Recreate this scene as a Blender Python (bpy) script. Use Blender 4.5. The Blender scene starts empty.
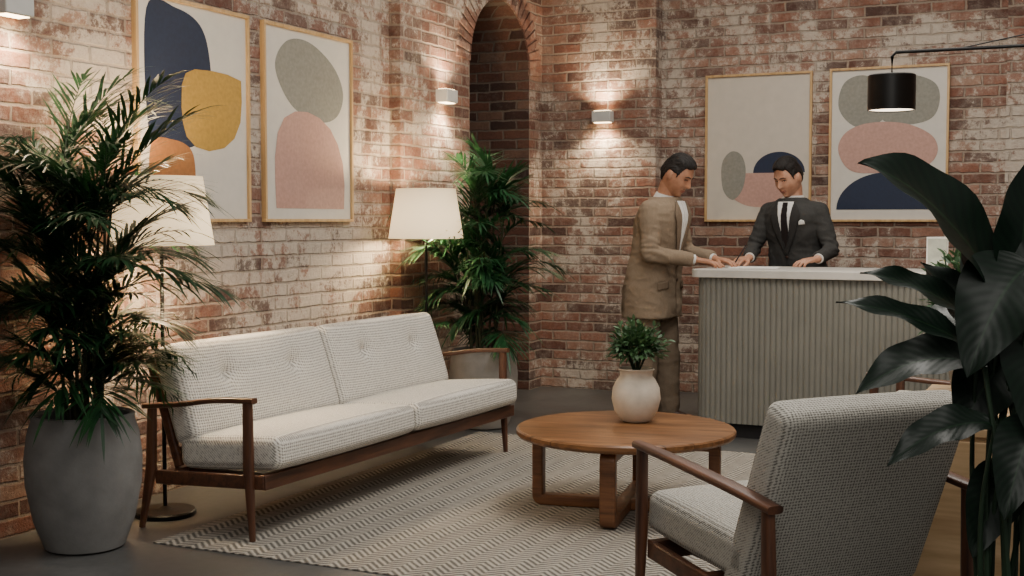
import bpy, bmesh, math, random
from math import sin, cos, pi, radians, sqrt, exp, atan2
from mathutils import Vector, Matrix, noise
from mathutils.bvhtree import BVHTree
random.seed(7)
V = Vector
scene = bpy.context.scene

# ------------------------------------------------------------------ nodes
def srgb(h, k=1.0):
    h = h.lstrip('#')
    o = []
    for i in (0, 2, 4):
        c = int(h[i:i+2], 16)/255
        c = c/12.92 if c <= .04045 else ((c+.055)/1.055)**2.4
        o.append(c*k)
    return (o[0], o[1], o[2], 1)

class NT:
    def __init__(s, name):
        s.m = bpy.data.materials.new(name); s.m.use_nodes = True
        s.t = s.m.node_tree; s.b = s.t.nodes['Principled BSDF']
        s.out = s.t.nodes['Material Output']
    def n(s, typ, **kw):
        x = s.t.nodes.new(typ)
        for k, v in kw.items(): setattr(x, k, v)
        return x
    def l(s, a, b): s.t.links.new(a, b)
    def put(s, sock, v):
        if isinstance(v, bpy.types.NodeSocket): s.l(v, sock)
        else: sock.default_value = v
    def M(s, op, a, b=0.0, c=0.0, clamp=False):
        x = s.n('ShaderNodeMath', operation=op, use_clamp=clamp)
        s.put(x.inputs[0], a); s.put(x.inputs[1], b); s.put(x.inputs[2], c)
        return x.outputs[0]
    def pos(s, obj=True):
        if obj: return s.n('ShaderNodeTexCoord').outputs['Object']
        return s.n('ShaderNodeNewGeometry').outputs['Position']
    def noise(s, vec, scale, detail=4, rough=.55, dist=0):
        x = s.n('ShaderNodeTexNoise'); s.l(vec, x.inputs['Vector'])
        x.inputs['Scale'].default_value = scale; x.inputs['Detail'].default_value = detail
        x.inputs['Roughness'].default_value = rough; x.inputs['Distortion'].default_value = dist
        return x.outputs['Fac']
    def ramp(s, fac, stops, interp='LINEAR'):
        x = s.n('ShaderNodeValToRGB'); s.put(x.inputs[0], fac)
        cr = x.color_ramp; cr.interpolation = interp
        while len(cr.elements) < len(stops): cr.elements.new(.5)
        for e, (p, c) in zip(cr.elements, stops):
            e.position = p; e.color = c if not isinstance(c, (int, float)) else (c, c, c, 1)
        return x.outputs[0]
    def mix(s, fac, a, b, typ='MIX'):
        x = s.n('ShaderNodeMix', data_type='RGBA', blend_type=typ)
        s.put(x.inputs[0], fac); s.put(x.inputs[6], a); s.put(x.inputs[7], b)
        return x.outputs[2]
    def bump(s, h, strength=.5, dist=.01):
        x = s.n('ShaderNodeBump'); x.inputs['Strength'].default_value = strength
        x.inputs['Distance'].default_value = dist; s.l(h, x.inputs['Height'])
        s.l(x.outputs[0], s.b.inputs['Normal'])
    def scale(s, vec, sc):
        x = s.n('ShaderNodeMapping'); s.l(vec, x.inputs['Vector']); x.inputs['Scale'].default_value = sc
        return x.outputs[0]

def simple(name, col, rough=.5, metal=0, var=.12, nscale=15, bump=0, bscale=80, coat=0, spec=None):
    n = NT(name); p = n.pos()
    f = n.noise(p, nscale, 5)
    c = srgb(col) if isinstance(col, str) else col
    lo = tuple(x*(1-var*1.5) for x in c[:3])+(1,); hi = tuple(min(1, x*(1+var)) for x in c[:3])+(1,)
    n.l(n.ramp(f, [(.3, lo), (.7, hi)]), n.b.inputs['Base Color'])
    n.b.inputs['Roughness'].default_value = rough; n.b.inputs['Metallic'].default_value = metal
    n.b.inputs['Coat Weight'].default_value = coat
    if spec is not None: n.b.inputs['Specular IOR Level'].default_value = spec
    if bump: n.bump(n.noise(p, bscale, 6, .6), bump, .004)
    return n.m

def brick_mat(name, thr=.5, dark=1.0, grad=False, bricks=True):
    # thr: level of the centred mask noise above which old whitewash is left
    n = NT(name); p = n.pos(False)
    sp = n.n('ShaderNodeSeparateXYZ'); n.l(p, sp.inputs[0])
    wob = n.M('MULTIPLY', n.M('SUBTRACT', n.noise(p, 13, 5, .65), .5), .026)
    u = n.M('ADD', n.M('ADD', sp.outputs[0], sp.outputs[1]), wob)
    wob2 = n.M('MULTIPLY', n.M('SUBTRACT', n.noise(p, 9, 5, .65), .5), .026)
    z = n.M('ADD', sp.outputs[2], wob2)
    cb = n.n('ShaderNodeCombineXYZ'); n.l(u, cb.inputs[0]); n.l(z, cb.inputs[1])
    br = n.n('ShaderNodeTexBrick'); n.l(cb.outputs[0], br.inputs['Vector'])
    br.inputs['Color1'].default_value = (0, 0, 0, 1); br.inputs['Color2'].default_value = (1, 1, 1, 1)
    br.inputs['Mortar'].default_value = (.5, .5, .5, 1); br.inputs['Scale'].default_value = 1
    br.inputs['Mortar Size'].default_value = .010 if bricks else .0; br.inputs['Mortar Smooth'].default_value = .6
    br.inputs['Brick Width'].default_value = .225; br.inputs['Row Height'].default_value = .074
    r = br.outputs['Color']; mort = br.outputs['Fac']
    base = n.ramp(r, [(0, srgb('#57332a')), (.3, srgb('#84503d')), (.55, srgb('#9c6049')), (.8, srgb('#ad735a')), (1, srgb('#bb8f76'))])
    fine = n.noise(p, 45, 6, .7)
    base = n.mix(.6, base, n.ramp(fine, [(.25, .25), (.75, 1.0)]), 'MULTIPLY')
    base = n.mix(.6, base, n.ramp(n.noise(p, 3.1, 6, .7), [(.35, .45), (.6, 1.0)]), 'MULTIPLY')
    big = n.M('SUBTRACT', n.noise(p, 1.5, 9, .74, .4), .5)
    det = n.M('SUBTRACT', n.noise(p, 19, 9, .85), .5)
    rr = n.n('ShaderNodeRGBToBW'); n.l(r, rr.inputs[0])
    mfac = n.M('ADD', n.M('ADD', n.M('MULTIPLY', big, 1.5), n.M('MULTIPLY', det, .85)), n.M('MULTIPLY', rr.outputs[0], .07))
    if grad:   # heavier remains of whitewash on the middle of the long wall
        t = n.M('SUBTRACT', sp.outputs[1], 5.9); t = n.M('MULTIPLY', t, t)
        mfac = n.M('ADD', mfac, n.M('MULTIPLY', n.M('POWER', 2.718, n.M('MULTIPLY', t, -.8)), .11))
    mfac = n.M('ADD', mfac, .5)
    a = thr
    wm = n.ramp(mfac, [(a-.20, 0.05), (a-.03, .26), (a+.025, .80), (a+.10, .95)])
    mortc = n.mix(n.noise(p, 4, 4), srgb('#806c5d'), srgb('#b3a08e'))
    col = n.mix(mort, base, mortc)
    wcol = n.mix(n.noise(p, 30, 5, .7), srgb('#b3a291'), srgb('#e6dccd'))
    wcol = n.mix(n.M('MULTIPLY', mort, .40), wcol, srgb('#968474'))
    col = n.mix(wm, col, wcol)
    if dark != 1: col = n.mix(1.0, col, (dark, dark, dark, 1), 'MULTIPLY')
    n.l(col, n.b.inputs['Base Color']); n.b.inputs['Roughness'].default_value = .9
    h = n.M('ADD', n.M('MULTIPLY', n.M('SUBTRACT', 1, mort), .8), n.M('MULTIPLY', fine, 1.0))
    h = n.M('ADD', h, n.M('MULTIPLY', rr.outputs[0], .35))
    n.bump(h, .95, .012)
    return n.m

def fabric_mat(name, c1, c2, period=.030):
    n = NT(name); p = n.pos()
    sp = n.n('ShaderNodeSeparateXYZ'); n.l(p, sp.inputs[0])
    k = 2*pi/period
    s = n.M('ADD', sp.outputs[0], sp.outputs[2])
    nz = n.M('MULTIPLY', n.M('SUBTRACT', n.noise(p, 70, 3), .5), 2.8)
    a = n.M('SINE', n.M('ADD', n.M('MULTIPLY', n.M('ADD', sp.outputs[1], s), k), nz))
    b = n.M('SINE', n.M('ADD', n.M('MULTIPLY', n.M('SUBTRACT', sp.outputs[1], s), k), nz))
    f = n.M('ADD', n.M('MULTIPLY', n.M('MULTIPLY', a, b), .5), .5)
    f = n.M('ADD', n.M('MULTIPLY', f, .50), n.M('MULTIPLY', n.noise(p, 190, 3, .75), .75))
    n.l(n.ramp(f, [(.44, srgb(c2)), (.66, srgb(c1))]), n.b.inputs['Base Color'])
    n.b.inputs['Roughness'].default_value = .95
    n.b.inputs['Specular IOR Level'].default_value = .15
    n.bump(f, .6, .005)
    return n.m

def rug_mat():
    n = NT('woven_wool_rug'); p = n.pos(False)
    sp = n.n('ShaderNodeSeparateXYZ'); n.l(p, sp.inputs[0])
    zig = n.M('PINGPONG', sp.outputs[0], .065)
    nz = n.M('MULTIPLY', n.M('SUBTRACT', n.noise(p, 30, 3), .5), 2.0)
    s = n.M('SINE', n.M('ADD', n.M('MULTIPLY', n.M('ADD', sp.outputs[1], n.M('MULTIPLY', zig, .95)), 2*pi/.036), nz))
    f = n.M('ADD', n.M('MULTIPLY', s, .5), .5)
    f = n.M('ADD', n.M('MULTIPLY', f, .52), n.M('MULTIPLY', n.noise(p, 140, 4, .75), .55))
    f = n.M('ADD', f, n.M('MULTIPLY', n.M('SUBTRACT', n.noise(n.scale(p, (9, 1.2, 1)), 2.0, 4), .5), .35))
    c = n.ramp(f, [(.30, srgb('#625e58')), (.5, srgb('#88837b')), (.75, srgb('#b1aba0'))])
    n.l(c, n.b.inputs['Base Color']); n.b.inputs['Roughness'].default_value = .97
    n.b.inputs['Specular IOR Level'].default_value = .1
    n.bump(f, .9, .008)
    return n.m

def wood_mat(name, dark, light, axis=0, sc=1.0, rough=.4, planks=0):
    n = NT(name); p = n.pos()
    s = [26*sc]*3; s[axis] = 2.2*sc
    q = n.scale(p, tuple(s))
    f = n.noise(q, 1.2, 6, .6, .6)
    f2 = n.noise(n.scale(p, tuple(x*5 for x in s)), 1.0, 3, .6)
    ff = n.M('ADD', n.M('MULTIPLY', f, .8), n.M('MULTIPLY', f2, .22))
    c = n.ramp(ff, [(.34, srgb(dark)), (.64, srgb(light))])
    if planks:
        sp = n.n('ShaderNodeSeparateXYZ'); n.l(p, sp.inputs[0])
        dv = n.M('DIVIDE', sp.outputs[1-axis if axis < 2 else 0], planks)
        wn = n.n('ShaderNodeTexWhiteNoise', noise_dimensions='1D'); n.l(n.M('FLOOR', dv), wn.inputs['W'])
        c = n.mix(.6, c, n.ramp(wn.outputs[0], [(0, .55), (1, 1.0)]), 'MULTIPLY')
        fr = n.M('ABSOLUTE', n.M('SUBTRACT', n.M('FRACT', dv), .5))
        c = n.mix(n.ramp(fr, [(.465, 0.0), (.49, .65)]), c, srgb('#2a160c'))
    n.l(c, n.b.inputs['Base Color']); n.b.inputs['Roughness'].default_value = rough
    n.bump(ff, .12, .002)
    return n.m

def floor_mat():
    n = NT('polished_concrete'); p = n.pos(False)
    a = n.noise(p, 1.6, 8, .62); b = n.noise(p, 25, 5, .6)
    f = n.M('ADD', n.M('MULTIPLY', a, .8), n.M('MULTIPLY', b, .25))
    n.l(n.ramp(f, [(.3, srgb('#373737')), (.55, srgb('#515150')), (.8, srgb('#6c6b69'))]), n.b.inputs['Base Color'])
    n.l(n.ramp(a, [(.3, .30), (.7, .5)]), n.b.inputs['Roughness'])
    n.bump(b, .12, .002)
    return n.m

def emis(name, col, strength, col2=None):
    n = NT(name)
    c = srgb(col); n.b.inputs['Base Color'].default_value = c
    f = n.noise(n.pos(), 60, 3)
    n.l(n.ramp(f, [(.2, tuple(x*.93 for x in c[:3])+(1,)), (.8, c)]), n.b.inputs['Emission Color'])
    n.b.inputs['Emission Strength'].default_value = strength
    n.b.inputs['Roughness'].default_value = .9
    return n.m

def shade_mat():
    n = NT('glowing_linen'); p = n.pos(); sp = n.n('ShaderNodeSeparateXYZ'); n.l(p, sp.inputs[0])
    t = n.M('DIVIDE', n.M('SUBTRACT', sp.outputs[2], 1.33), .17); t = n.M('MULTIPLY', t, t)
    w = n.noise(n.scale(p, (1, 1, 6)), 90, 3)
    e = n.M('MULTIPLY', n.M('SUBTRACT', 1.6, n.M('MULTIPLY', t, .7)), n.M('ADD', .9, n.M('MULTIPLY', w, .2)))
    n.l(e, n.b.inputs['Emission Strength'])
    n.b.inputs['Emission Color'].default_value = srgb('#ffdcaa'); n.b.inputs['Base Color'].default_value = srgb('#d8c8a8')
    n.b.inputs['Roughness'].default_value = .9
    return n.m

def leaf_mat(name, c1, c2, rough=.4, trans=.15):
    n = NT(name); p = n.pos()
    n.l(n.ramp(n.noise(p, 14, 3), [(.3, srgb(c1)), (.7, srgb(c2))]), n.b.inputs['Base Color'])
    n.b.inputs['Roughness'].default_value = rough
    tr = n.n('ShaderNodeBsdfTranslucent'); tr.inputs[0].default_value = srgb(c2)
    mx = n.n('ShaderNodeMixShader'); mx.inputs[0].default_value = trans
    n.l(n.b.outputs[0], mx.inputs[1]); n.l(tr.outputs[0], mx.inputs[2]); n.l(mx.outputs[0], n.out.inputs[0])
    return n.m

def bigleaf_mat():
    n = NT('broad_glossy_leaf')
    at = n.n('ShaderNodeAttribute', attribute_name='luv'); sp = n.n('ShaderNodeSeparateXYZ'); n.l(at.outputs['Vector'], sp.inputs[0])
    ax = n.M('ABSOLUTE', sp.outputs[0])
    vein = n.M('SINE', n.M('MULTIPLY', n.M('SUBTRACT', sp.outputs[1], n.M('MULTIPLY', ax, .22)), 80))
    mid = n.ramp(ax, [(.02, .6), (.05, 0.0)])
    c = n.mix(n.M('MULTIPLY', n.M('ADD', vein, 1), .2), srgb('#091910'), srgb('#0e2416'))
    c = n.mix(mid, c, srgb('#213a24'))
    n.l(c, n.b.inputs['Base Color']); n.b.inputs['Roughness'].default_value = .45
    n.b.inputs['Specular IOR Level'].default_value = .32
    n.bump(vein, .06, .003)
    return n.m

def cloth_mat(name, c1, c2, sc=420, rough=.9, crease=.3):
    n = NT(name); p = n.pos()
    w = n.noise(p, sc, 2, .5)
    n.l(n.ramp(w, [(.35, srgb(c2)), (.65, srgb(c1))]), n.b.inputs['Base Color'])
    n.b.inputs['Roughness'].default_value = rough; n.b.inputs['Specular IOR Level'].default_value = .2
    f = n.noise(n.scale(p, (1, 1, .55)), 10, 2, .5, 1.2)
    n.bump(f, crease, .035)
    return n.m

def skin_mat(name, c1, c2):
    n = NT(name); p = n.pos()
    n.l(n.ramp(n.noise(p, 26, 5), [(.3, srgb(c2)), (.7, srgb(c1))]), n.b.inputs['Base Color'])
    n.b.inputs['Roughness'].default_value = .5
    n.b.inputs['Subsurface Weight'].default_value = .08
    n.b.inputs['Subsurface Radius'].default_value = (.02, .008, .005)
    n.bump(n.noise(p, 260, 3), .15, .001)
    return n.m

def hair_mat():
    n = NT('black_hair'); p = n.pos()
    f = n.noise(n.scale(p, (220, 30, 90)), 1.0, 4, .6)
    n.l(n.ramp(f, [(.3, srgb('#0b0908')), (.7, srgb('#211b17'))]), n.b.inputs['Base Color'])
    n.b.inputs['Roughness'].default_value = .58; n.b.inputs['Specular IOR Level'].default_value = .35; n.bump(f, .9, .008)
    return n.m

MBRICK = brick_mat('whitewashed_brick_heavy', .60, grad=True)
MBRICK2 = brick_mat('whitewashed_brick', .61)
MBRICK3 = brick_mat('shaded_red_brick', .78, .55)  # brick colour darkened to carry the shade inside the arched recess
MARCH = brick_mat('arch_header_brick', .62, .9, bricks=False)
MFLOOR = floor_mat(); MRUG = rug_mat()
MSOFA = fabric_mat('cream_tweed', '#e2ddd3', '#89847c', .026)
MCHAIR = fabric_mat('grey_tweed', '#bcb8ae', '#6b6862', .020)
MWAL = wood_mat('walnut', '#38231a', '#66402b', 0)
MWALY = wood_mat('walnut_grain_along', '#38231a', '#66402b', 1)
MWALZ = wood_mat('walnut_upright', '#38231a', '#66402b', 2)
MTAB = wood_mat('walnut_top', '#5c3a20', '#9b6c44', 0, rough=.35, planks=.085)
MTABL = wood_mat('walnut_base', '#50321e', '#7f5435', 0)
MOAK = wood_mat('pale_oak_frame', '#b58e5c', '#d6b27f', 2, .8)
MCAB = wood_mat('pale_oak_panel', '#ac8a62', '#d4b48a', 0, .5, rough=.5)
MPOT = simple('grey_concrete_pot', '#7a7977', .85, var=.12, nscale=9, bump=.25, bscale=60)
MPOT2 = simple('pale_stone_pot', '#979188', .85, var=.12, nscale=9, bump=.25, bscale=60)
MVASE = simple('cream_stoneware', '#cfc4b4', .75, var=.1, nscale=14, bump=.3, bscale=50)
MSOIL = simple('potting_soil', '#2a1d15', .95, var=.4, nscale=60, bump=.8, bscale=90)
MBLACK = simple('black_metal', '#151413', .4, .6, var=.1)
MDARK = simple('dark_base', '#17161a', .7, var=.1)
MSHADE = shade_mat()
MBULB = emis('warm_bulb', '#ffdca8', 14)
MSCON = simple('white_plaster', '#d9d6d0', .6, var=.04)
MPAPER = simple('art_paper', '#d9d3c8', .6, var=.03, coat=.4)
MPAPER2 = simple('cream_art_paper', '#cfc5b6', .6, var=.03, coat=.4)
MNAVY = simple('navy_ink', '#1d2942', .7, var=.1, nscale=50, coat=.4)
MOCH = simple('ochre_ink', '#b8913f', .7, var=.1, nscale=50, coat=.4)
MORG = simple('clay_ink', '#a86f3c', .7, var=.1, nscale=50, coat=.4)
MPINK = simple('dusty_pink_ink', '#c2998b', .7, var=.08, nscale=50, coat=.4)
MGREY = simple('stone_grey_ink', '#8f8d82', .7, var=.1, nscale=50, coat=.4)
MDESK = simple('sage_grey_paint', '#76756d', .6, var=.05, nscale=6)
MTOP = simple('pale_stone_counter', '#c4c0b8', .4, var=.05, nscale=12)
MWHITE = simple('white_paper', '#f2f0ea', .7, var=.02)
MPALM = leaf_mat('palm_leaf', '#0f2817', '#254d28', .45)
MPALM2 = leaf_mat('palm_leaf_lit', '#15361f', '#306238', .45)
MBUSH = leaf_mat('bush_leaf', '#2a452a', '#47693f', .5)
MCANE = simple('palm_cane', '#3f4227', .7, var=.3, nscale=40)
MSTEM = simple('green_stem', '#1d331f', .6, var=.15)
MBIG = bigleaf_mat()
MSKIN = skin_mat('skin', '#bd8a6c', '#a57256')
MSKIN2 = skin_mat('skin_light', '#cd9c80', '#b47f63')
MHAIR = hair_mat()
MTAUPE = cloth_mat('taupe_wool', '#96846f', '#7a6a59')
MTAUPE2 = cloth_mat('taupe_lapel', '#857360', '#6c5d4e', crease=.1)
MTROU = cloth_mat('taupe_trousers', '#82715f', '#6a5c4d')
MCHAR = cloth_mat('charcoal_wool', '#474644', '#323231')
MCHAR2 = cloth_mat('charcoal_lapel', '#3a3938', '#292827', crease=.1)
MSHIRT = cloth_mat('white_cotton', '#e8e6e1', '#d5d2cc', crease=.15)
MTIE = cloth_mat('dark_tie', '#2a2322', '#171313', crease=.1)
MSHOE = simple('brown_leather', '#3a241a', .35, var=.1)
MEYE = simple('eye_white', '#cfc6bd', .3, var=.02)
MIRIS = simple('dark_iris', '#1a100b', .2, var=.02)
MLIP = simple('lips', '#8e5044', .5, var=.05)

# ------------------------------------------------------------------ mesh builder
def sgn(x): return -1 if x < 0 else 1
class MB:
    def __init__(s): s.v = []; s.f = []; s.m = []; s.a = []
    def add(s, vs, fs, mi=0, M=None):
        b = len(s.v)
        for p in vs:
            p = V(p)
            s.v.append(M @ p if M else p)
        for f in fs: s.f.append([b+i for i in f]); s.m.append(mi)
    def box(s, c, size, mi=0, M=None):
        x, y, z = [k/2 for k in size]; c = V(c)
        vs = [c+V((a*x, b*y, d*z)) for a in (-1, 1) for b in (-1, 1) for d in (-1, 1)]
        s.add(vs, [(0, 1, 3, 2), (4, 6, 7, 5), (0, 4, 5, 1), (2, 3, 7, 6), (0, 2, 6, 4), (1, 5, 7, 3)], mi, M)
    def sweep(s, pts, sz, up=(0, 0, 1), seg=12, mi=0, n=2.0, cap=True, closed=False, M=None):
        pts = [V(p) for p in pts]; N = len(pts)
        if not isinstance(sz, list): sz = [sz]*N
        sz = [(q, q) if not isinstance(q, tuple) else q for q in sz]
        vs = []; up = V(up)
        for i, p in enumerate(pts):
            if closed: T = pts[(i+1) % N]-pts[i-1]
            else: T = pts[min(i+1, N-1)]-pts[max(i-1, 0)]
            T.normalize(); S = T.cross(up)
            if S.length < 1e-3: S = T.cross(V((1, 0, 0)))
            S.normalize(); B = S.cross(T)
            for j in range(seg):
                t = 2*pi*(j+.5)/seg; c, q = cos(t), sin(t)
                x = sgn(c)*abs(c)**(2/n); y = sgn(q)*abs(q)**(2/n)
                vs.append(p+S*(sz[i][0]*x)+B*(sz[i][1]*y))
        fs = []
        for i in range(N if closed else N-1):
            i2 = (i+1) % N
            for j in range(seg):
                k = (j+1) % seg
                fs.append((i*seg+j, i*seg+k, i2*seg+k, i2*seg+j))
        if cap and not closed:
            fs.append(tuple(range(seg))[::-1]); fs.append(tuple((N-1)*seg+j for j in range(seg)))
        s.add(vs, fs, mi, M)
    def lathe(s, prof, seg=40, mi=0, c=(0, 0, 0), cap=True, M=None):
        c = V(c); vs = []; fs = []
        for r, z in prof:
            for j in range(seg):
                t = 2*pi*j/seg; vs.append(c+V((r*cos(t), r*sin(t), z)))
        for i in range(len(prof)-1):
            for j in range(seg):
                k = (j+1) % seg
                fs.append((i*seg+j, i*seg+k, (i+1)*seg+k, (i+1)*seg+j))
        if cap:
            fs.append(tuple(range(seg))[::-1]); fs.append(tuple((len(prof)-1)*seg+j for j in range(seg)))
        s.add(vs, fs, mi, M)
    def loft(s, rings, seg=36, mi=0, n=2.3, M=None):
        vs = []; fs = []
        for cx, cy, cz, rx, ry in rings:
            for j in range(seg):
                t = 2*pi*j/seg; c, q = cos(t), sin(t)
                vs.append(V((cx+rx*sgn(c)*abs(c)**(2/n), cy+ry*sgn(q)*abs(q)**(2/n), cz)))
        for i in range(len(rings)-1):
            for j in range(seg):
                k = (j+1) % seg
                fs.append((i*seg+j, i*seg+k, (i+1)*seg+k, (i+1)*seg+j))
        fs.append(tuple(range(seg))[::-1]); fs.append(tuple((len(rings)-1)*seg+j for j in range(seg)))
        s.add(vs, fs, mi, M)
    def capsule(s, p0, r0, p1, r1, flat=False, seg=14, M=None, mi=0):
        p0 = V(p0); p1 = V(p1); T = (p1-p0).normalized()
        pts = []; rad = []
        for k in (80, 55, 30): pts.append(p0-T*r0*sin(radians(k))); rad.append(r0*cos(radians(k)))
        pts.append(p0); rad.append(r0); pts.append(p1); rad.append(r1)
        if not flat:
            for k in (30, 55, 80): pts.append(p1+T*r1*sin(radians(k))); rad.append(r1*cos(radians(k)))
        s.sweep2(pts, rad, T, seg, M, mi)
    def sweep2(s, pts, rad, T, seg, M, mi=0):
        S = T.cross(V((0, 0, 1)))
        if S.length < .05: S = T.cross(V((1, 0, 0)))
        S.normalize(); B = S.cross(T); vs = []; fs = []
        for p, r in zip(pts, rad):
            for j in range(seg):
                t = 2*pi*j/seg; vs.append(p+S*r*cos(t)+B*r*sin(t))
        for i in range(len(pts)-1):
            for j in range(seg):
                k = (j+1) % seg; fs.append((i*seg+j, i*seg+k, (i+1)*seg+k, (i+1)*seg+j))
        fs.append(tuple(range(seg))[::-1]); fs.append(tuple((len(pts)-1)*seg+j for j in range(seg)))
        s.add(vs, fs, mi, M)
    def ell(s, c, r, mi=0, M=None, seg=20, rings=12, fn=None):
        c = V(c); vs = [c+V((0, 0, r[2]))]; fs = []
        for i in range(1, rings):
            a = pi*i/rings
            for j in range(seg):
                t = 2*pi*j/seg
                vs.append(c+V((r[0]*sin(a)*cos(t), r[1]*sin(a)*sin(t), r[2]*cos(a))))
        vs.append(c-V((0, 0, r[2])))
        if fn: vs = [fn(p) for p in vs]
        for j in range(seg): fs.append((0, 1+j, 1+(j+1) % seg))
        for i in range(rings-2):
            for j in range(seg):
                k = (j+1) % seg; fs.append((1+i*seg+j, 1+(i+1)*seg+j, 1+(i+1)*seg+k, 1+i*seg+k))
        e = len(vs)-1; o = 1+(rings-2)*seg
        for j in range(seg): fs.append((e, o+(j+1) % seg, o+j))
        s.add(vs, fs, mi, M)
    def mesh(s, name='m'):
        me = bpy.data.meshes.new(name); me.from_pydata([tuple(p) for p in s.v], [], s.f)
        if s.a:
            at = me.attributes.new('luv', 'FLOAT_VECTOR', 'POINT')
            for i, q in enumerate(s.a): at.data[i].vector = q
        me.update(); return me
    def obj(s, name, mats, parent=None, loc=(0, 0, 0), rot=(0, 0, 0), smooth=True, angle=38, bevel=0, fix=True):
        me = s.mesh(name)
        if fix:
            bm = bmesh.new(); bm.from_mesh(me); bmesh.ops.recalc_face_normals(bm, faces=bm.faces); bm.to_mesh(me); bm.free()
        return finish(name, me, mats, parent, loc, rot, smooth, angle, bevel, s.m)

def finish(name, me, mats, parent=None, loc=(0, 0, 0), rot=(0, 0, 0), smooth=True, angle=38, bevel=0, mi=None):
    if not isinstance(mats, (list, tuple)): mats = [mats]
    me.materials.clear()
    for m in mats: me.materials.append(m)
    if mi and len(mats) > 1 and len(mi) == len(me.polygons): me.polygons.foreach_set('material_index', mi)
    if smooth:
        me.polygons.foreach_set('use_smooth', [True]*len(me.polygons))
        if angle: me.set_sharp_from_angle(angle=radians(angle))
    o = bpy.data.objects.new(name, me); scene.collection.objects.link(o)
    o.location = loc; o.rotation_euler = rot
    if parent: o.parent = parent
    if bevel:
        b = o.modifiers.new('bevel', 'BEVEL'); b.width = bevel; b.segments = 2; b.limit_method = 'ANGLE'
    return o

def tag(o, label, cat, group=None, kind=None):
    o['label'] = label; o['category'] = cat
    if group: o['group'] = group
    if kind: o['kind'] = kind
    return o
def empty(name, loc, rotz=0):
    e = bpy.data.objects.new(name, None); scene.collection.objects.link(e)
    e.empty_display_size = .1; e.location = loc; e.rotation_euler = (0, 0, rotz); return e
def struct(o, label, cat):
    o['kind'] = 'structure'; o['label'] = label; o['category'] = cat; return o
def crom(pts, n=8):
    pts = [V(p) for p in pts]; out = []
    q = [pts[0]*2-pts[1]]+pts+[pts[-1]*2-pts[-2]]
    for i in range(1, len(q)-2):
        for k in range(n):
            t = k/n; a, b, c, d = q[i-1], q[i], q[i+1], q[i+2]
            out.append(.5*((2*b)+(c-a)*t+(2*a-5*b+4*c-d)*t*t+(3*b-a-3*c+d)*t**3))
    out.append(pts[-1]); return out

def dup(o, loc, rotz=None):
    c = o.copy(); scene.collection.objects.link(c); c.location = loc
    if rotz is not None: c.rotation_euler = (0, 0, rotz)
    def rec(src, dst):
        for ch in list(src.children):
            k = ch.copy(); scene.collection.objects.link(k); k.parent = dst; rec(ch, k)
    rec(o, c); return c

# ------------------------------------------------------------------ people (built first, while the scene is light)
def head_fn(p):
    x, y, z = p
    if z < -.02:
        t = min(1, (-z-.02)/.105)
        x *= 1-.26*t**1.3
        if y > 0: y *= 1-.45*t
        else: y *= 1+.14*t
    else:
        if y > 0: y *= 1.06
    if y < -.072: y = -.072+(y+.072)*.55
    f = max(0, min(1, (-y-.02)/.04))
    ax = abs(x)
    if f > 0:
        if -.040 < z < .03:
            if z > -.024: pr = ((.03-z)/.054)**1.05
            else: pr = max(0, 1-((-.024-z)/.015)**1.5)
            wd = .0095+.0065*pr
            y -= f*.033*pr*exp(-(x/wd)**2)
        y -= f*.007*exp(-((z-.032)/.011)**2)*exp(-((ax-.02)/.035)**2)
        y += f*.012*exp(-((ax-.031)/.015)**2-((z-.012)/.011)**2)
        y -= f*.007*exp(-((ax-.043)/.018)**2-((z+.025)/.02)**2)
        y -= f*.008*exp(-(x/.024)**2)*(exp(-((z+.056)/.005)**2)+exp(-((z+.068)/.006)**2))
        y += f*.004*exp(-(x/.026)**2-((z+.062)/.0025)**2)
        y -= f*.014*exp(-(x/.026)**2-((z+.103)/.015)**2)
    return V((x, y, z))
def sst(a, b_, x):
    t = max(0, min(1, (x-a)/(b_-a))); return t*t*(3-2*t)
HR = (.076, .100, .127)
def hair_fn(p):
    q = head_fn(p); y, z = q.y, q.z; ax = abs(q.x)
    if y < -.055: zb = .076+.006*cos(q.x*70)
    elif y < -.025: zb = .076+(-.008-.076)*sst(-.055, -.03, y)
    elif y < .03: zb = .016
    else: zb = .016-.085*sst(.03, .06, y)
    zb += .004*noise.noise(V((q.x*90, q.y*90, 3)))
    m = sst(zb-.005, zb+.010, z)
    vol = .005+.011*sst(.05, .11, z)+.005*sst(.0, -.08, y)*sst(.06, .1, z)
    nrm = V((q.x/HR[0]**2, q.y/HR[1]**2, q.z/HR[2]**2)).normalized()
    wave = .0035*noise.noise(V((q.x*85, q.y*20, q.z*30)))+.002*noise.noise(V((q.x*200, q.y*40, q.z*60)))
    off = -.014+(vol+.014)*m+wave*m
    return q+nrm*off

def remesh(mb, voxel, iters=3, fac=.5, fn=None):
    me = mb.mesh('tmp'); bm = bmesh.new(); bm.from_mesh(me); bmesh.ops.recalc_face_normals(bm, faces=bm.faces); bm.to_mesh(me); bm.free()
    o = bpy.data.objects.new('tmp', me); scene.collection.objects.link(o)
    r_ = o.modifiers.new('r', 'REMESH'); r_.mode = 'VOXEL'; r_.voxel_size = voxel; r_.use_smooth_shade = True
    if iters:
        s_ = o.modifiers.new('s', 'SMOOTH'); s_.factor = fac; s_.iterations = iters
    dg = bpy.context.evaluated_depsgraph_get(); dg.update()
    res = bpy.data.meshes.new_from_object(o.evaluated_get(dg))
    bpy.data.objects.remove(o)
    if fn:
        new = []
        for v in res.vertices: new.append(fn(v.co.copy(), v.normal.copy()))
        for v, c in zip(res.vertices, new): v.co = c
    return res

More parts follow.
